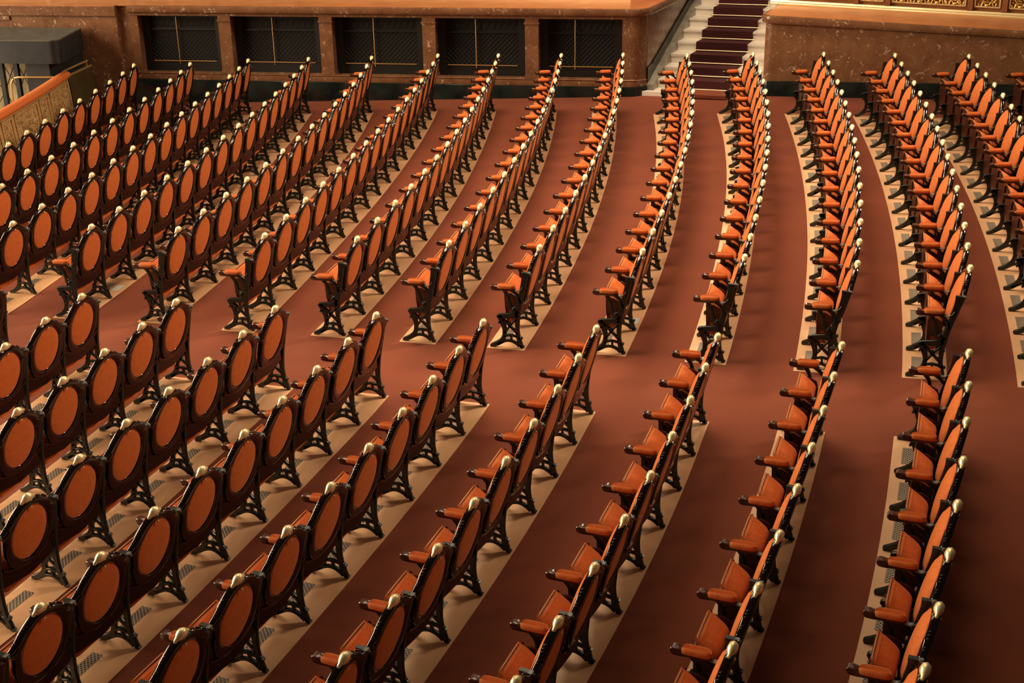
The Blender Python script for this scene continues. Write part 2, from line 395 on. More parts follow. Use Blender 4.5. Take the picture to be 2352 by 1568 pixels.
def seat_plan(inset=0.0, back=.165, w=SEATW, rad=.075):
    """plan outline of the folded seat: straight front edge, rounded rear corners"""
    w -= inset; back += inset; fr = .302 - inset * .35
    pts = [(w * (1 - 2 * k / 8), fr) for k in range(9)]
    pts += [(-w, back + rad + (fr - back - rad) * (1 - k / 3)) for k in (1, 2)]
    pts += [(-w + rad - rad * cos(PI / 2 * k / 6), back + rad - rad * sin(PI / 2 * k / 6)) for k in range(7)]
    pts += [((w - rad) * (-1 + 2 * k / 6), back) for k in range(1, 6)]
    pts += [(w - rad + rad * sin(PI / 2 * k / 6), back + rad - rad * cos(PI / 2 * k / 6)) for k in range(7)]
    pts += [(w, back + rad + (fr - back - rad) * k / 3) for k in (1, 2)]
    return pts

def seat_bm():
    bm = bmesh.new()
    zt = lambda x, y: .600 - (.302 - y) * .70 - seat_drop(x)
    rings = [[(x * .84, y, .205 + (y - .24) * .1) for x, y in seat_plan(.02, .245, rad=.03)],
             [(x * .90, y, .222) for x, y in seat_plan(.0, .228, rad=.04)],
             [(x * .93, y, .262) for x, y in seat_plan(.0, .218, rad=.045)],
             [(x * .97, y, .36) for x, y in seat_plan(.0, .205, rad=.05)],
             [(x, y, .44) for x, y in seat_plan(.0, .188)]]
    for ins, dz in ((0, -.030), (.004, -.014), (.012, -.004), (.026, .002), (.05, .006)):
        rings.append([(x, y, zt(x, y) + (dz * min(1.0, .25 + (.302 - y) * 12) if dz < 0 else dz)) for x, y in seat_plan(ins, .182, rad=.085)])
    loops(bm, rings)
    return bm

def board_bm():
    bm = bmesh.new(); rings = []
    for i in range(13):
        u = i / 12; w = seat_shape(u) + .004; z = .222 + .380 * u; bow = .004 * sin(PI * u)
        rings.append([(-w, .303, z), (-w, .308 + bow * .4, z), (-w * .8, .311 + bow, z), (w * .8, .311 + bow, z), (w, .308 + bow * .4, z), (w, .303, z)])
    loops(bm, rings)
    for s in (-1, 1):      # side cheeks of the seat
        loops(bm, [[(s * .186, y, z), (s * .199, y, z)] + [(s * .199, .31, z), (s * .186, .31, z)] for y, z in ((.215, .366), (.190, .41), (.180, .46), (.190, .50), (.24, .53))])
    return bm

def piping_bm():
    bm = bmesh.new()
    xs = [-SEATW + 2 * SEATW * k / 18 for k in range(19)]
    pts = [(-SEATW, .305, .36), (-SEATW, .305, .45)] + [(x, .309, .603 - seat_drop(x)) for x in xs] + [(SEATW, .305, .45), (SEATW, .305, .36)]
    tube(bm, pts, .0032, 6)
    return bm

def lower_back_bm():
    bm = bmesh.new(); rings = []
    for k in range(9):
        x = -.236 + .472 * k / 8; b = .020 * cos(PI * k / 8 - PI / 2)
        zb = .290 + .03 * abs(x / .236)
        rings.append([(x, .150 - b * .3, .425), (x, .166 - b * .3, .425), (x, .178 - b * .3, zb), (x, .160 - b * .3, zb)])
    loops(bm, rings)
    return bm

def rail_bm():
    bm = bmesh.new()
    tube(bm, [(-.246, .262, .300), (.246, .262, .300)], .011, 8)
    return bm

LABEL0 = 'orange velvet theatre chair'
def make_chair(near_end, lowered=False):
    t = empty('theatre_chair', LABEL0, 'chair')
    fr = obj('backrest_frame', frame_bm(), M['lacquer'], t, 50)
    p = obj('crest', crest_bm(), M['gold'], t, 60)
    p['label'] = 'gilded carved crest on top of the back'
    obj('backrest_pad', disc_bm(.200, .224, .018, .036, cz=.652), M['velvet'], t, 60)
    rp = obj('back_panel', disc_bm(HA + .004, HB + .004, -.016, -.010), M['velvet'], t, 60)
    d = obj('drop_ornament', drop_bm(), M['gold'], rp, 60)
    se = obj('seat', seat_bm(), M['velvet'], t, 50)
    obj('seat_board', board_bm(), M['mahogany'], se, 40)
    obj('seat_piping', piping_bm(), M['piping'], se, 60)
    obj('lower_back_panel', lower_back_bm(), M['lacquer'], t, 40)
    obj('pivot_rail', rail_bm(), M['iron'], t, 60)
    for s in ((1, -1) if near_end else (1,)):
        st = obj('iron_stand', stand_bm(s), M['iron'], t, 45)
        obj('frame_clip', clip_bm(s), M['metalglint'], st, 40)
        obj('arm_strap', strap_bm(s), M['metalglint'], st, 40)  # black iron strap, its glossy highlight put into the pale colour
        ar = obj('armrest', arm_bm(s), M['armwood'], t, 40)
        obj('arm_pad', armpad_bm(s), M['velvet'], ar, 50)
    if lowered:
        se.matrix_local = Matrix.Translation((0, .20, .40)) @ Matrix.Rotation(math.radians(-68), 4, 'X') @ Matrix.Translation((0, -.20, -.40))
    return t

def copy_thing(src):
    r = src.copy(); C.objects.link(r)
    for ch in list(src.children):
        c = ch.copy(); C.objects.link(c); c.parent = r; c.matrix_parent_inverse = ch.matrix_parent_inverse.copy()
        for g in list(ch.children):
            d = g.copy(); C.objects.link(d); d.parent = c; d.matrix_parent_inverse = g.matrix_parent_inverse.copy()
    return r

CX, CY = -34.55828, 22.19528
ORD = 'first second third fourth fifth sixth seventh eighth ninth tenth eleventh twelfth thirteenth fourteenth fifteenth sixteenth'.split()
UP_ROWS = 'ABCDEFGHIJKLMNO'; LO_ROWS = 'NMLKJIHGFED'
FLOOR_Z = .005
def polar(r, a, z=0.0): return Vector((CX + r * cos(a), CY - r * sin(a), z))

protos = {False: None, True: None}
def place(row, k, r, a, last):
    near_end = (row[0] == 'U' and last)
    low = row == 'UN' and last
    key = 'low' if low else near_end
    if protos.get(key) is None:
        t = protos[key] = make_chair(near_end, low)
    else:
        t = copy_thing(protos[key])
    t.location = polar(r, a, FLOOR_Z)
    t.rotation_euler = (0, 0, PI / 2 - a)
    if row[0] == 'U':
        i = UP_ROWS.index(row[1])
        t['label'] = 'orange velvet theatre chair, %s from the marble wall in far block\'s %s row from left' % (ORD[k], ORD[i])
        t['group'] = 'theatre chairs of the far block'
    else:
        i = LO_ROWS.index(row[1]) - 1
        t['label'] = 'orange velvet theatre chair, %s from the cross aisle in near block\'s %s row from right' % (ORD[k], ORD[i])
        t['group'] = 'theatre chairs of the near block'
    return t

LASTK = {r: (14 if r in 'ABCDE' else 15) for r in UP_ROWS}
for row, lst in ROWS.items():
    for k, r, a in lst:
        place(row, k, r, a, row[0] == 'U' and k == LASTK[row[1]])

# ------------------------------------------------------------------ timber strips under the rows, with pierced vents
def vent_bm():
    bm = bmesh.new(); box(bm, -.125, .125, -.045, .045, 0, .0012); return bm
vent0 = None; ntrim = 0
for row, lst in ROWS.items():
    up = row[0] == 'U'
    k0, r0, a0 = lst[0]; k1, r1, a1 = lst[-1]
    aa = a0 - (.30 if (k0 == 0) else .30) / r0
    ab = a1 + (.305 if (up and k1 == LASTK[row[1]]) else 1.6) / r1
    n = max(4, int((ab - aa) * r0 / .3))
    bm = bmesh.new(); rings = []
    for i in range(n + 1):
        a = aa + (ab - aa) * i / n
        # follow the row's own curve
        rr = None
        for (ka, ra, ang_a), (kb, rb, ang_b) in zip(lst, lst[1:]):
            if ang_a <= a <= ang_b: rr = ra + (rb - ra) * (a - ang_a) / (ang_b - ang_a)
        if rr is None: rr = r0 if a < a0 else r1
        p, q = polar(rr - .485, a), polar(rr - .115, a)
        rings.append([(p.x, p.y, .0), (q.x, q.y, .0), (q.x, q.y, FLOOR_Z), (p.x, p.y, FLOOR_Z)])
    loops(bm, rings)
    ntrim += 1
    st = obj('trim_%d' % ntrim, bm, M['strip']); tag(st, kind='structure')
    for k, r, a in lst:
        if vent0 is None: v = vent0 = obj('vent', vent_bm(), M['vent'], st)
        else: v = vent0.copy(); C.objects.link(v); v.parent = st
        v.location = polar(r - .365, a, FLOOR_Z); v.rotation_euler = (0, 0, PI / 2 - a)
# ------------------------------------------------------------------ floor
bm = bmesh.new(); box(bm, -16, 12, 2.0, 26, -.12, 0.0)
tag(obj('floor', bm, M['carpet']), kind='structure')

def rect_on_floor(c, ux, uy, sx, sy, z0, z1):
    bm = bmesh.new(); c = Vector(c)
    a = math.atan2(uy, ux)
    box(bm, -sx / 2, sx / 2, -sy / 2, sy / 2, z0, z1, Matrix.Translation(c) @ Matrix.Rotation(a, 4, 'Z'))
    return bm
ang = 16.79 * PI / 180
tag(obj('paper_sheet', rect_on_floor((-4.2823, 13.0604, 0), sin(ang), cos(ang), .14, .10, FLOOR_Z, FLOOR_Z + .0015), M['paper']),
    'small pale sheet on the timber strip under far block\'s fourth row from left', 'paper', 'pale sheets on the floor')
tag(obj('paper_sheet', rect_on_floor((1.1916, 11.2906, 0), sin(ang), cos(ang), .14, .10, FLOOR_Z, FLOOR_Z + .0015), M['paper']),
    'small pale sheet on the timber strip under far block\'s tenth row from left', 'paper', 'pale sheets on the floor')

# ------------------------------------------------------------------ architecture: the seating floor is raked, so walls have their own upright frame
UPV = Vector((0.0476455, 0.0667199, 0.9966335))
def frame(origin, along, out):
    m = Matrix.Identity(4)
    for i, v in enumerate((Vector(along), Vector(out), UPV)):
        for j in range(3): m[j][i] = v[j]
    for j in range(3): m[j][3] = origin[j]
    return m
LW = frame((-5.12, 21.28, 0), (0.9782377, -0.2048380, -0.0330531), (-0.2019431, -0.9765193, 0.0750276))     # left wall: s, d (towards the seats), t
RW = frame((4.23, 19.27, 0), (0.9410032, -0.3376566, -0.0223815), (-0.3350266, -0.9389017, 0.0788715))
SW = frame((3.1201638, 19.8793100, 0.0104825), (0.9244784, -0.3807752, -0.0187049), (0.3782453, 0.9222574, -0.0798234))   # stairs: across, going, up

def sweep(bm, path, prof):
    """path: list of ((s,d),(ns,nd)); prof: closed list of (off, t) or (off, t, slope per metre of s)"""
    rings = []
    for (s, d), (ns, nd) in path:
        rings.append([(s + ns * p[0], d + nd * p[0], p[1] + (p[2] * s if len(p) > 2 else 0)) for p in prof])
    loops(bm, rings)

def arc(c, r, a0, a1, n=8):
    return [((c[0] + r * cos(a0 + (a1 - a0) * i / n), c[1] + r * sin(a0 + (a1 - a0) * i / n)), (cos(a0 + (a1 - a0) * i / n), sin(a0 + (a1 - a0) * i / n))) for i in range(n + 1)]

# direction of the stair-side return expressed in the left wall frame
inv = LW.inverted().to_3x3()
g2 = inv @ Vector((0.3782453, 0.9222574, -0.0798234)); g2.z = 0; g2.normalize()
out2 = Vector((-g2.y, g2.x, 0)); out2 = out2 if out2.x > 0 else -out2
RAD = .27
a_end = math.atan2(out2.y, out2.x)
s_flat = 7.36
cen = (s_flat, -RAD)
path_ret = [((s_flat, 0), (0, 1))] + arc(cen, RAD, PI / 2, a_end, 8)[1:]
pe = path_ret[-1][0]
far = (pe[0] + g2.x * 3.2, pe[1] + g2.y * 3.2)
path_full = [((-.93, 0), (0, 1))] + path_ret + [(far, (out2.x, out2.y))]

# black marble base, brown marble dado, cornice
bm = bmesh.new(); sweep(bm, path_full, [(-.02, -.55), (.045, -.55), (.045, .365), (.035, .385), (-.02, .385)])
tag(obj('baseboard_left', bm, M['blackmarble'], None, 40, LW), kind='structure')

bm = bmesh.new()
sweep(bm, path_full, [(-.30, .385), (.022, .385), (.026, .40), (.012, .47), (.020, .485), (.0, .497), (-.30, .497)])
BAYS = [(-.79, .62), (.83, 2.34), (2.555, 4.05), (4.265, 5.71), (5.925, 7.24)]
PIERS = [(-.93, -.79), (.62, .83), (2.34, 2.555), (4.05, 4.265), (5.71, 5.925), (7.24, 7.34)]
for i, (s0, s1) in enumerate(PIERS):
    d1 = -.012 if i in (0, 5) else 0.0
    box(bm, s0, s1, -.30, d1, .497, 1.42)
    if 0 < i < 5:
        box(bm, s0 - .012, s1 + .012, -.28, .014, .497, .530); box(bm, s0 - .006, s1 + .006, -.28, .008, .530, .545)
        box(bm, s0 - .006, s1 + .006, -.28, .008, 1.325, 1.34); box(bm, s0 - .014, s1 + .014, -.28, .016, 1.34, 1.362)
sweep(bm, [((7.34, 0), (0, 1))] + path_ret + [(far, (out2.x, out2.y))], [(-.30, .497), (0, .497), (0, 1.42), (-.30, 1.42)])
sweep(bm, path_full, [(-.30, 1.42), (.0, 1.42), (.0, 1.455), (.012, 1.462), (-.30, 1.462)])
tag(obj('wall_left', bm, M['marble'], None, 30, LW), kind='structure')
bm = bmesh.new()
sweep(bm, path_full, [(-.25, 1.462), (.02, 1.462), (.045, 1.475), (.058, 1.50), (.060, 1.555), (.052, 1.575), (.030, 1.582), (-.25, 1.582)])
tag(obj('trim_31', bm, M['marble'], None, 30, LW), kind='structure')

# polished top of the parapet wall
def ledge(pts, t0, t1, slope=0.0):
    bm = bmesh.new()
    a = [bm.verts.new((s, d, t0 + slope * s)) for s, d in pts]; b = [bm.verts.new((s, d, t1 + slope * s)) for s, d in pts]
    bm.faces.new(a); bm.faces.new(b)
    for i in range(len(pts)):
        j = (i + 1) % len(pts); bm.faces.new((a[i], a[j], b[j], b[i]))
    return bm
top = [(-7.0, .078), (-1.13, .078), (-1.13, .02), (-.93, .02)] + [(p[0] + n[0] * .02, p[1] + n[1] * .02) for p, n in path_ret] + [(far[0], far[1]), (far[0] - 1.2, far[1]), (far[0] - 1.2, -1.75), (-7.0, -1.75)]
tag(obj('trim_32', ledge(top, 1.574, 1.586), M['ledge'], None, None, LW), kind='structure')

# windows: dark bronze double grilles set back between the piers
for i, (s0, s1) in enumerate(BAYS):
    bm = bmesh.new()
    D = -.20
    box(bm, s0, s1, D - .02, D - .012, .497, 1.42)
    w = tag(obj('window_%d' % (i + 1), bm, M['void'], None, None, LW), kind='structure')
    sm = (s0 + s1) / 2 - .10
    bm = bmesh.new(); rim = .13
    box(bm, s0, s0 + rim, D, D + .03, .497, 1.42); box(bm, s1 - rim, s1, D, D + .03, .497, 1.42)
    box(bm, s0 + rim, s1 - rim, D, D + .03, .497, .66); box(bm, s0 + rim, s1 - rim, D, D + .03, 1.385, 1.42)
    box(bm, s0 + rim, s1 - rim, D, D + .022, 1.17, 1.19)
    obj('window_frame', bm, M['grille'], w)
    # lattice
    bm = bmesh.new()
    def bar(x0, z0, x1, z1):
        tube(bm, [(x0, D + .008, z0), (x1, D + .008, z1)], .0042, 4)
    A0, A1, Z0, Z1 = s0 + rim, s1 - rim, .66, 1.17
    stp = .075; kk = -int((Z1 - Z0) / stp) - 1
    while A0 + kk * stp < A1:
        for sg in (1, -1):
            x, dx = A0 + kk * stp, (Z1 - Z0)
            xa, za, xb, zb = (x, Z0, x + dx, Z1) if sg > 0 else (x, Z1, x + dx, Z0)
            f0 = max(0, (A0 - xa) / dx); f1 = min(1, (A1 - xa) / dx)
            if f1 > f0: bar(xa + (xb - xa) * f0, za + (zb - za) * f0, xa + (xb - xa) * f1, za + (zb - za) * f1)
        kk += 1
    nx = int((A1 - A0) / .10)
    for q in range(nx):                                          # upper frieze of small scrolls
        cx_ = A0 + (q + .5) * (A1 - A0) / nx
        tube(bm, [(cx_ + .036 * cos(2 * PI * k / 10), D + .008, 1.285 + .07 * sin(2 * PI * k / 10)) for k in range(11)], .0045, 4)
    obj('lattice', bm, M['grille'], w, 60)
    bm = bmesh.new(); tube(bm, [(sm, D + .034, .62), (sm, D + .034, 1.385)], .008, 8)
    obj('mullion', bm, M['brass'], w, 60)
    bm = bmesh.new(); box(bm, s0 + rim + .02, s1 - rim - .02, D + .03, D + .045, .658, .672)
    obj('rail', bm, M['brass'], w)

# projecting pier to the left with the deeper cornice
bm = bmesh.new(); box(bm, -7.0, -1.13, -.9, .05, -.6, 1.40); box(bm, -1.13, -.90, -.9, -.03, -.6, 1.57)
tag(obj('wall_back', bm, M['marble'], None, None, LW), kind='structure')
bm = bmesh.new(); sweep(bm, [((-7.0, .05), (0, 1)), ((-1.13, .05), (0, 1))], [(-.3, 1.40), (.02, 1.40), (.03, 1.415), (.035, 1.56), (.028, 1.572), (-.3, 1.572)])
box(bm, -7.0, -3.05, .05, .075, 1.33, 1.40)
bmesh.ops.translate(bm, verts=bm.verts[:], vec=(0, 0, 0.002))
tag(obj('trim_33', bm, M['marble'], None, 30, LW), kind='structure')

# ------------------------------------------------------------------ stairs
RISE, RUN, NS = .14, .41, 11
bm = bmesh.new()
for k in range(1, NS + 1):
    g0 = RUN * (k - 1) - .02
    box(bm, -.57, 1.12, g0, RUN * (NS) + .1, RISE * (k - 1) - (.3 if k == 1 else 0), RISE * k - .028)
    box(bm, -.585, 1.12, g0 - .018, RUN * k + .0, RISE * k - .028, RISE * k)
stairs = empty('staircase', 'white marble staircase climbing between the two marble walls', 'stairs')
stairs.matrix_world = SW
obj('steps', bm, M['white'], stairs)
bm = bmesh.new(); t = .010
prof = []
for k in range(0, NS):
    prof += [(RUN * k - .04, RISE * k + (.0 if k else .006)), (RUN * k - .04, RISE * (k + 1))]
prof.append((RUN * NS, RISE * NS))
lower = [(g + .012, z - .02) for g, z in prof]
loopA = [(g, z + t if i % 2 else z) for i, (g, z) in enumerate(prof)]
va = [[bm.verts.new((x, g - (t if True else 0), z)) for g, z in loopA] for x in (-.25, .60)]
vb = [[bm.verts.new((x, g + .03, z - .03)) for g, z in prof] for x in (-.25, .60)]
for i in range(len(prof) - 1):
    bm.faces.new((va[0][i], va[0][i + 1], va[1][i + 1], va[1][i]))
    for e in (0, 1): bm.faces.new((va[e][i], va[e][i + 1], vb[e][i + 1], vb[e][i]))
run = tag(obj('stair_runner', bm, M['runner']), 'dark red carpet runner laid down the middle of the white stairs', 'carpet runner'); run.matrix_world = SW
for k in range(0, NS):
    bm = bmesh.new(); g = RUN * k - .065 + (0 if k else .0)
    tube(bm, [(-.29, g, RISE * k + .020), (.64, g, RISE * k + .020)], .011, 8)
    for x in (-.285, .635): ball(bm, (x, g, RISE * k + .020), .016, 1, 1, 1, 8, 6)
    which = 'lowest brass carpet rod, at the foot of the stairs' if k == 0 else 'brass stair rod holding the runner, %s above the foot of the stairs' % ORD[k - 1]
    tag(obj('stair_rod', bm, M['brasspale'], None, 60, SW), which, 'stair rod', 'brass rods on the stair runner')
# white landing slab at the foot and carpet tongue over it
bm = bmesh.new(); box(bm, -.72, 1.12, -.42, .05, -.06, .012)
tag(obj('trim_34', bm, M['white'], None, None, SW), kind='structure')
bm = bmesh.new(); box(bm, -.28, .63, -.52, -.06, -.03, .020)
tag(obj('carpet_tongue', bm, M['carpet'], None, None, SW), 'red brown carpet tongue leading onto the foot of the white stairs', 'carpet')
# sloping grey stringer beside the steps
bm = bmesh.new()
sl = [(-.30, -.3), (RUN * NS, -.3), (RUN * NS, RISE * NS + .10), (.0, RISE + .06), (-.30, .10)]
loops(bm, [[(x, g, z) for g, z in sl] for x in (-.69, -.572)])
tag(obj('trim_35', bm, M['greymarble'], None, None, SW), kind='structure')
bm = bmesh.new()
sk = [(-.26, .36), (.0, .38), (RUN * NS, RISE * NS + .22), (RUN * NS, RISE * NS + .08), (.0, RISE + .04), (-.26, .08)]
loops(bm, [[(x, g, z) for g, z in sk] for x in (-.71, -.672)])
tag(obj('trim_36', bm, M['blackmarble'], None, None, SW), kind='structure')

# ------------------------------------------------------------------ right wall
invr = RW.inverted().to_3x3()
h2 = invr @ Vector((0.3782453, 0.9222574, -0.0798234)); h2.z = 0; h2.normalize()
o2 = Vector((-h2.y, h2.x, 0)); o2 = o2 if o2.x < 0 else -o2
rr = .14; a_l = math.atan2(o2.y, o2.x)
pr = arc((-.02, -rr), rr, a_l if a_l > 0 else a_l + 2 * PI, PI / 2, 6)
p0_ = pr[0][0]; farr = (p0_[0] + h2.x * 3.0, p0_[1] + h2.y * 3.0)
pathR = [(farr, (o2.x, o2.y))] + pr + [((5.2, 0), (0, 1))]
bm = bmesh.new(); sweep(bm, pathR, [(-.02, -.4), (.05, -.4), (.05, .205, .027), (.042, .222, .027), (-.02, .222, .027)])
tag(obj('baseboard_right', bm, M['blackmarble'], None, 40, RW), kind='structure')
bm = bmesh.new(); sweep(bm, pathR, [(-.3, -.3), (.0, -.3), (.0, 1.065, -.03), (-.3, 1.065, -.03)])
tag(obj('wall_right', bm, M['marble'], None, 30, RW), kind='structure')
bm = bmesh.new(); sweep(bm, pathR, [(-.25, 1.068, -.03), (.018, 1.068, -.03), (.05, 1.085, -.03), (.062, 1.11, -.03), (.064, 1.165, -.034), (.055, 1.188, -.034), (.03, 1.198, -.035), (-.25, 1.18, -.035)])
tag(obj('trim_37', bm, M['marble'], None, 30, RW), kind='structure')
topR = [(farr[0], farr[1])] + [(p[0] + n[0] * .02, p[1] + n[1] * .02) for p, n in pr] + [(5.2, .02), (5.2, -1.9), (farr[0] + .9, -1.9)]
kq = (1.9 + p0_[1]) / -h2.y if h2.y < 0 else 1.0
topR = [(p0_[0] + h2.x * kq + o2.x * .02, p0_[1] + h2.y * kq + o2.y * .02)] + [(p[0] + n[0] * .02, p[1] + n[1] * .02) for p, n in pr] + [(5.2, .02), (5.2, -1.9)]
tag(obj('trim_38', ledge(topR, 1.14, 1.2, -.035), M['ledge'], None, None, RW), kind='structure')

# ------------------------------------------------------------------ gilded balustrades standing on the ledges
def balustrade(name_label, Wm, s0, s1, d, t0, slope, posts, rounded_left):
    b = empty('gilded_balustrade', name_label, 'balustrade'); b.matrix_world = Wm
    z = lambda s: t0 + slope * s
    def bar(bm, sa, sb, da, db, za, zb):
        vs = box(bm, sa, sb, da, db, za, zb)
        for v in vs: v.co.z += z(v.co.x)
    bm = bmesh.new()
    pth = [((s0, d), (0, 1)), ((s1, d), (0, 1))]
    prof = [(-.06, .0), (.05, .0), (.055, .018), (.045, .034), (.050, .048), (.035, .066), (.03, .075), (-.06, .075)]
    loops(bm, [[(s, dd + o, z(s) + q) for o, q in prof] for (s, dd), _ in pth])
    obj('base_moulding', bm, M['gold'], b, 30)
    bm = bmesh.new(); bar(bm, s0, s1, d - .06, d - .02, .075, .75); obj('backing', bm, M['browncase'], b)
    for sa, sb in posts:
        bm = bmesh.new(); bar(bm, sa, sb, d - .02, d + .035, .075, .75); obj('post', bm, M['browncase'], b)
    edges = [s0] + [x for p in posts for x in p] + [s1]
    for sa, sb in zip(edges[::2], edges[1::2]):
        if sb - sa < .15: continue
        bm = bmesh.new(); f = .022
        a, c = sa + .02, sb - .02
        bar(bm, a, c, d - .02, d + .012, .13, .13 + f); bar(bm, a, c, d - .02, d + .012, .66, .66 + f)
        bar(bm, a, a + f, d - .02, d + .012, .13, .68); bar(bm, c - f, c, d - .02, d + .012, .13, .68)
        p = obj('panel_frame', bm, M['gold'], b)
        bm = bmesh.new(); rnd = random.Random(int(sa * 100))
        n = max(1, round((c - a) / .30)); w = (c - a - .06) / n
        for q in range(n):
            cx_ = a + .03 + (q + .5) * w
            for rr_, zz in ((.09, .30), (.055, .30), (.05, .46), (.07, .56)):
                tube(bm, [(cx_ + rr_ * cos(2 * PI * k / 14), d, z(cx_) + zz + rr_ * sin(2 * PI * k / 14)) for k in range(15)], .013, 6)
            for sg in (-1, 1):
                tube(bm, [(cx_ + sg * (.03 + .10 * k / 8) , d + .004, z(cx_) + .17 + .05 * sin(k * .8) + .02 * k / 8) for k in range(9)], .012, 6)
                for k in range(6): ball(bm, (cx_ + sg * rnd.uniform(.03, w * .46), d, z(cx_) + rnd.uniform(.17, .62)), rnd.uniform(.012, .026), 1, .8, 1, 7, 5)
            ball(bm, (cx_, d + .006, z(cx_) + .165), .03, 1.4, .7, .8, 8, 6)
            ball(bm, (cx_, d, z(cx_) + .30), .035, 1, .7, 1, 8, 6)
        obj('relief', bm, M['rim'], p, 60)
    return b
balustrade('gilded balustrade with scrollwork panels above the right marble wall', RW, -.26, 5.2, -1.36, 1.2, -.035,
           [(1.02, 1.10), (1.50, 1.58), (2.72, 2.80), (3.22, 3.30), (4.5, 4.58)], True)
balustrade('gilded balustrade edge on the ledge above the barred windows', LW, -6.5, 7.25, -1.22, 1.586, 0.0,
           [(-4.5, -4.4), (-3.0, -2.9), (-1.5, -1.4), (0, .1), (1.5, 1.6), (3.0, 3.1), (4.5, 4.6), (6.0, 6.1)], False)

# ------------------------------------------------------------------ stage rail at the far left
RP = 27.72
def arc_sweep(name, prof, a0, a1, m, parent, n=24, sm=40):
    bm = bmesh.new(); rings = []
    for i in range(n + 1):
        a = a0 + (a1 - a0) * i / n
        rings.append([tuple(polar(RP + o, a, zz)) for o, zz in prof])
    loops(bm, rings)
    return obj(name, bm, m, parent, sm)
par = empty('stage_rail', 'curved stage rail with orange padded top and gilt fretwork at far left', 'railing')
A0, A1 = .0575, .24
cap = [(.085 * cos(2 * PI * k / 14) * 1.15, .745 + .062 * sin(2 * PI * k / 14)) for k in range(14)]
arc_sweep('padded_top', cap, A0, A1, M['velvet'], par)
arc_sweep('rail_body', [(-.05, -.05), (.03, -.05), (.03, .70), (-.05, .70)], A0, A1, M['fret'], par)
arc_sweep('plinth', [(-.06, 0), (.055, 0), (.055, .16), (.045, .19), (-.06, .19)], A0, A1, M['browncase'], par)
bounds = [A0 + .001]
w = [.86, .40, .86, .40, .86, .40, .86]
for q in w: bounds.append(bounds[-1] + q / RP)
for i, (ba, bb) in enumerate(zip(bounds, bounds[1:])):
    bm = bmesh.new()
    g = .022 / RP * 1.6
    def pan(aa, ab, z0, z1, o0, o1):
        n = 5
        loops(bm, [[tuple(polar(RP + o, aa + (ab - aa) * k / n, zz)) for o, zz in ((o0, z0), (o1, z0), (o1, z1), (o0, z1))] for k in range(n + 1)])
    pan(ba + g, bb - g, .22, .25, .03, .048); pan(ba + g, bb - g, .63, .66, .03, .048)
    pan(ba + g, ba + 2 * g, .22, .66, .03, .048); pan(bb - 2 * g, bb - g, .22, .66, .03, .048)
    pf = obj('fret_frame', bm, M['fret'], par)
    bm = bmesh.new(); rnd = random.Random(i)
    for k in range(46 if i % 2 == 0 else 22):
        a = rnd.uniform(ba + 3 * g, bb - 3 * g); zz = rnd.uniform(.27, .61); r0 = rnd.uniform(.02, .045)
        c = polar(RP + .035, a, zz); th0 = rnd.uniform(0, 6.28); tw = rnd.choice((-1, 1))
        u = Vector((-sin(a), -cos(a), 0))
        pts = [c + u * (r0 * (1 - j / 11) * cos(th0 + tw * j * .75)) + Vector((0, 0, r0 * (1 - j / 11) * sin(th0 + tw * j * .75))) for j in range(9)]
        tube(bm, pts, .008, 5)
    obj('fret_scrolls', bm, M['fret'], pf, 60)
# panel with brass rails that closes the gap between rail end and wall
e0 = polar(RP, A0, 0); e1 = LW @ Vector((-1.545, .22, 0)); e1.z = 0
gd = (e1 - e0); gl = gd.length; ga = math.atan2(gd.y, gd.x)
gate = empty('brass_railed_gate', 'dark olive gate panel with brass top rails between stage rail and wall', 'gate', None, tuple(e0), ga)
bm = bmesh.new(); box(bm, .06, gl - .02, -.012, .012, .0, .70); obj('panel', bm, M['olive'], gate)
bm = bmesh.new(); box(bm, .06, gl - .02, -.02, .02, .70, .725); obj('top_edge', bm, M['brass'], gate)
bm = bmesh.new(); tube(bm, [(.0, .05, .79), (gl - .02, .05, .79)], .017, 8); tube(bm, [(.03, .05, 0), (.03, .05, .79)], .012, 8); tube(bm, [(gl - .06, .05, 0), (gl - .06, .05, .79)], .012, 8)
obj('handrail', bm, M['brass'], gate, 60)

# black cabinet on a truss stand behind the rail
cab = empty('equipment_cabinet', 'big black cabinet with grey top on truss legs behind stage rail', 'cabinet'); cab.matrix_world = LW
def cab_outline(z):
    fr = []
    for k in range(7):
        a = -PI / 2 * 0 + (PI / 2) * k / 6
        fr.append((-1.56 + .12 * cos(a) , 1.42 + .12 * sin(a), z))
    return [(-1.75, .12, z), (-1.66, .5, z)] + fr + [(-4.3, 1.62, z), (-4.3, .12, z)]
bm = bmesh.new(); loops(bm, [cab_outline(z) for z in (.86, 1.205)]); obj('body', bm, M['black'], cab, 30)
bm = bmesh.new(); loops(bm, [cab_outline(z) for z in (1.206, 1.225)]); obj('top_panel', bm, M['greytop'], cab, 30)
bm = bmesh.new(); box(bm, -2.15, -1.74, .2, 1.30, -.15, .858); obj('side_pedestal', bm, M['black'], cab)
POSTS = (-2.62, -2.36, -3.0, -3.4)
for s in POSTS:
    bm = bmesh.new(); box(bm, s - .035, s + .035, 1.18, 1.25, -.15, .858); obj('truss_leg', bm, M['black'], cab)
bm = bmesh.new()
for sa, sb in ((-2.62, -2.36), (-3.0, -2.62), (-2.36, -2.14), (-3.4, -3.0)):
    for za, zb in ((.35, .85), (.85, .35), (-.15, .35), (.35, -.15)):
        tube(bm, [(sa, 1.215, za), (sb, 1.215, zb)], .007, 5)
obj('truss_braces', bm, M['black'], cab)
bm = bmesh.new(); box(bm, -3.6, -2.29, 1.00, 1.02, -.15, .855); obj('backing_sheet', bm, M['cloth'], cab)
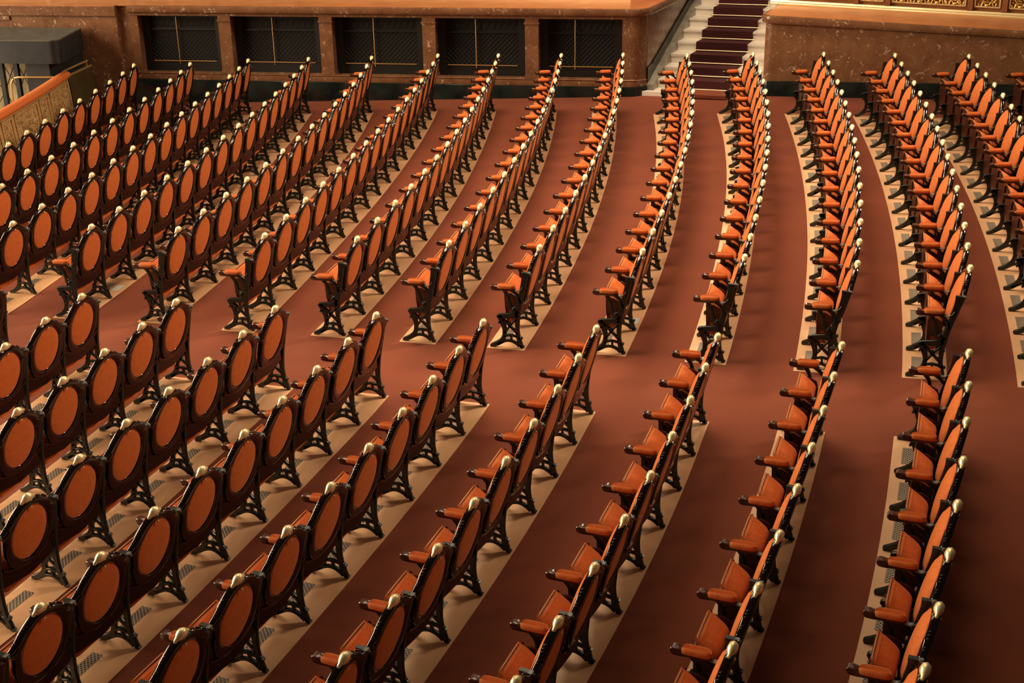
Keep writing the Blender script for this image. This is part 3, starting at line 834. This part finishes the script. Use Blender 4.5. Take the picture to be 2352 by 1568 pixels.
# free-standing brass handrail
hr = empty('brass_handrail', 'thin brass handrail bent over a post in front of the truss legs', 'handrail'); hr.matrix_world = LW
bm = bmesh.new(); tube(bm, smooth_curve([(-2.37, 1.45, -.15), (-2.36, 1.45, .40), (-2.33, 1.45, .56), (-2.25, 1.45, .62), (-2.1, 1.45, .63), (-1.62, 1.40, .63)], 4), .017, 8)
obj('tube', bm, M['brass'], hr, 60)

# ------------------------------------------------------------------ camera
sc = bpy.context.scene
cam = bpy.data.cameras.new('camera'); co = bpy.data.objects.new('camera', cam); C.objects.link(co)
cam.sensor_width = 36; cam.sensor_fit = 'HORIZONTAL'; cam.lens = 2933.7918 / 2352 * 36
cam.clip_end = 200
R_, U_, W_ = (0.99780066, -0.0281979, -0.05998926), (0.066286, 0.42446198, 0.90301616), (0, 0.90500658, -0.42539757)
m = Matrix.Identity(4)
for j in range(3): m[j][0], m[j][1], m[j][2] = R_[j], U_[j], -W_[j]
m[2][3] = 5.1789353
co.matrix_world = m
sc.camera = co

# ------------------------------------------------------------------ light: overhead, stage and gallery light, small unseen lamps, two added fills
w = bpy.data.worlds.new('hall'); sc.world = w; w.use_nodes = True
w.node_tree.nodes['Background'].inputs['Color'].default_value = (1.0, .62, .38, 1)
w.node_tree.nodes['Background'].inputs['Strength'].default_value = .05
def area(name, loc, target, size, energy, col):
    l = bpy.data.lights.new(name, 'AREA'); l.shape = 'DISK'; l.size = size; l.energy = energy; l.color = col
    o = bpy.data.objects.new(name, l); C.objects.link(o); o.location = loc
    o.rotation_euler = (Vector(target) - Vector(loc)).to_track_quat('-Z', 'Y').to_euler(); return o
def lamp(loc, energy, col=(1, .74, .48), r=.16):
    l = bpy.data.lights.new('unseen_lamp', 'POINT'); l.energy = energy; l.color = col; l.shadow_soft_size = r
    o = bpy.data.objects.new('unseen_lamp', l); C.objects.link(o); o.location = loc; return o
WARM = (1.0, .76, .52)
def spot(name, loc, target, energy, deg, col, r=1.0, blend=1.0):
    l = bpy.data.lights.new(name, 'SPOT'); l.energy = energy; l.color = col; l.spot_size = math.radians(deg); l.spot_blend = blend; l.shadow_soft_size = r
    o = bpy.data.objects.new(name, l); C.objects.link(o); o.location = loc
    o.rotation_euler = (Vector(target) - Vector(loc)).to_track_quat('-Z', 'Y').to_euler(); return o
spot('ceiling_spot', (1.0, 14.4, 13.5), (.6, 13.9, 0), 13500, 62, WARM, 4.5)
area('ceiling_light', (0, 16.5, 12), (0, 15.5, 0), 5.0, 380, WARM)
area('stage_light', (-24, 14.5, 9), (3, 11.0, .6), 17.0, 9600, (1.0, .74, .48))
spot('gallery_spot', (12.5, 14.5, 9.5), (-3, 13.2, .5), 8500, 58, WARM, 1.0)
for loc, e in (((-8.0, 14.5, 7.5), 60), ((-4.5, 17.5, 8.5), 100), ((1.0, 18.0, 8.5), 130), ((5.5, 16.5, 8.5), 110), ((-4.5, 11.0, 9), 60), ((1.5, 12.5, 9.5), 90), ((5.0, 12.5, 9), 60)):
    lamp(loc, e, r=.28)  # small unseen bulbs, put in for glints on the lacquered frames
lamp((3.6, 20.6, 4.6), 330, r=.5)  # added fill lamp over the stairs, brightens the white treads
sl_ = LW @ Vector((-3.1, 2.3, .75)); lamp(tuple(sl_), 14, (1, .84, .58), .12)  # added fill lamp that brightens the cream backing sheet
sc.view_settings.view_transform = 'Standard'
sc.view_settings.look = 'None'
sc.view_settings.exposure = 0.0
sc.view_settings.gamma = 1.0
sc.view_settings.use_curve_mapping = False
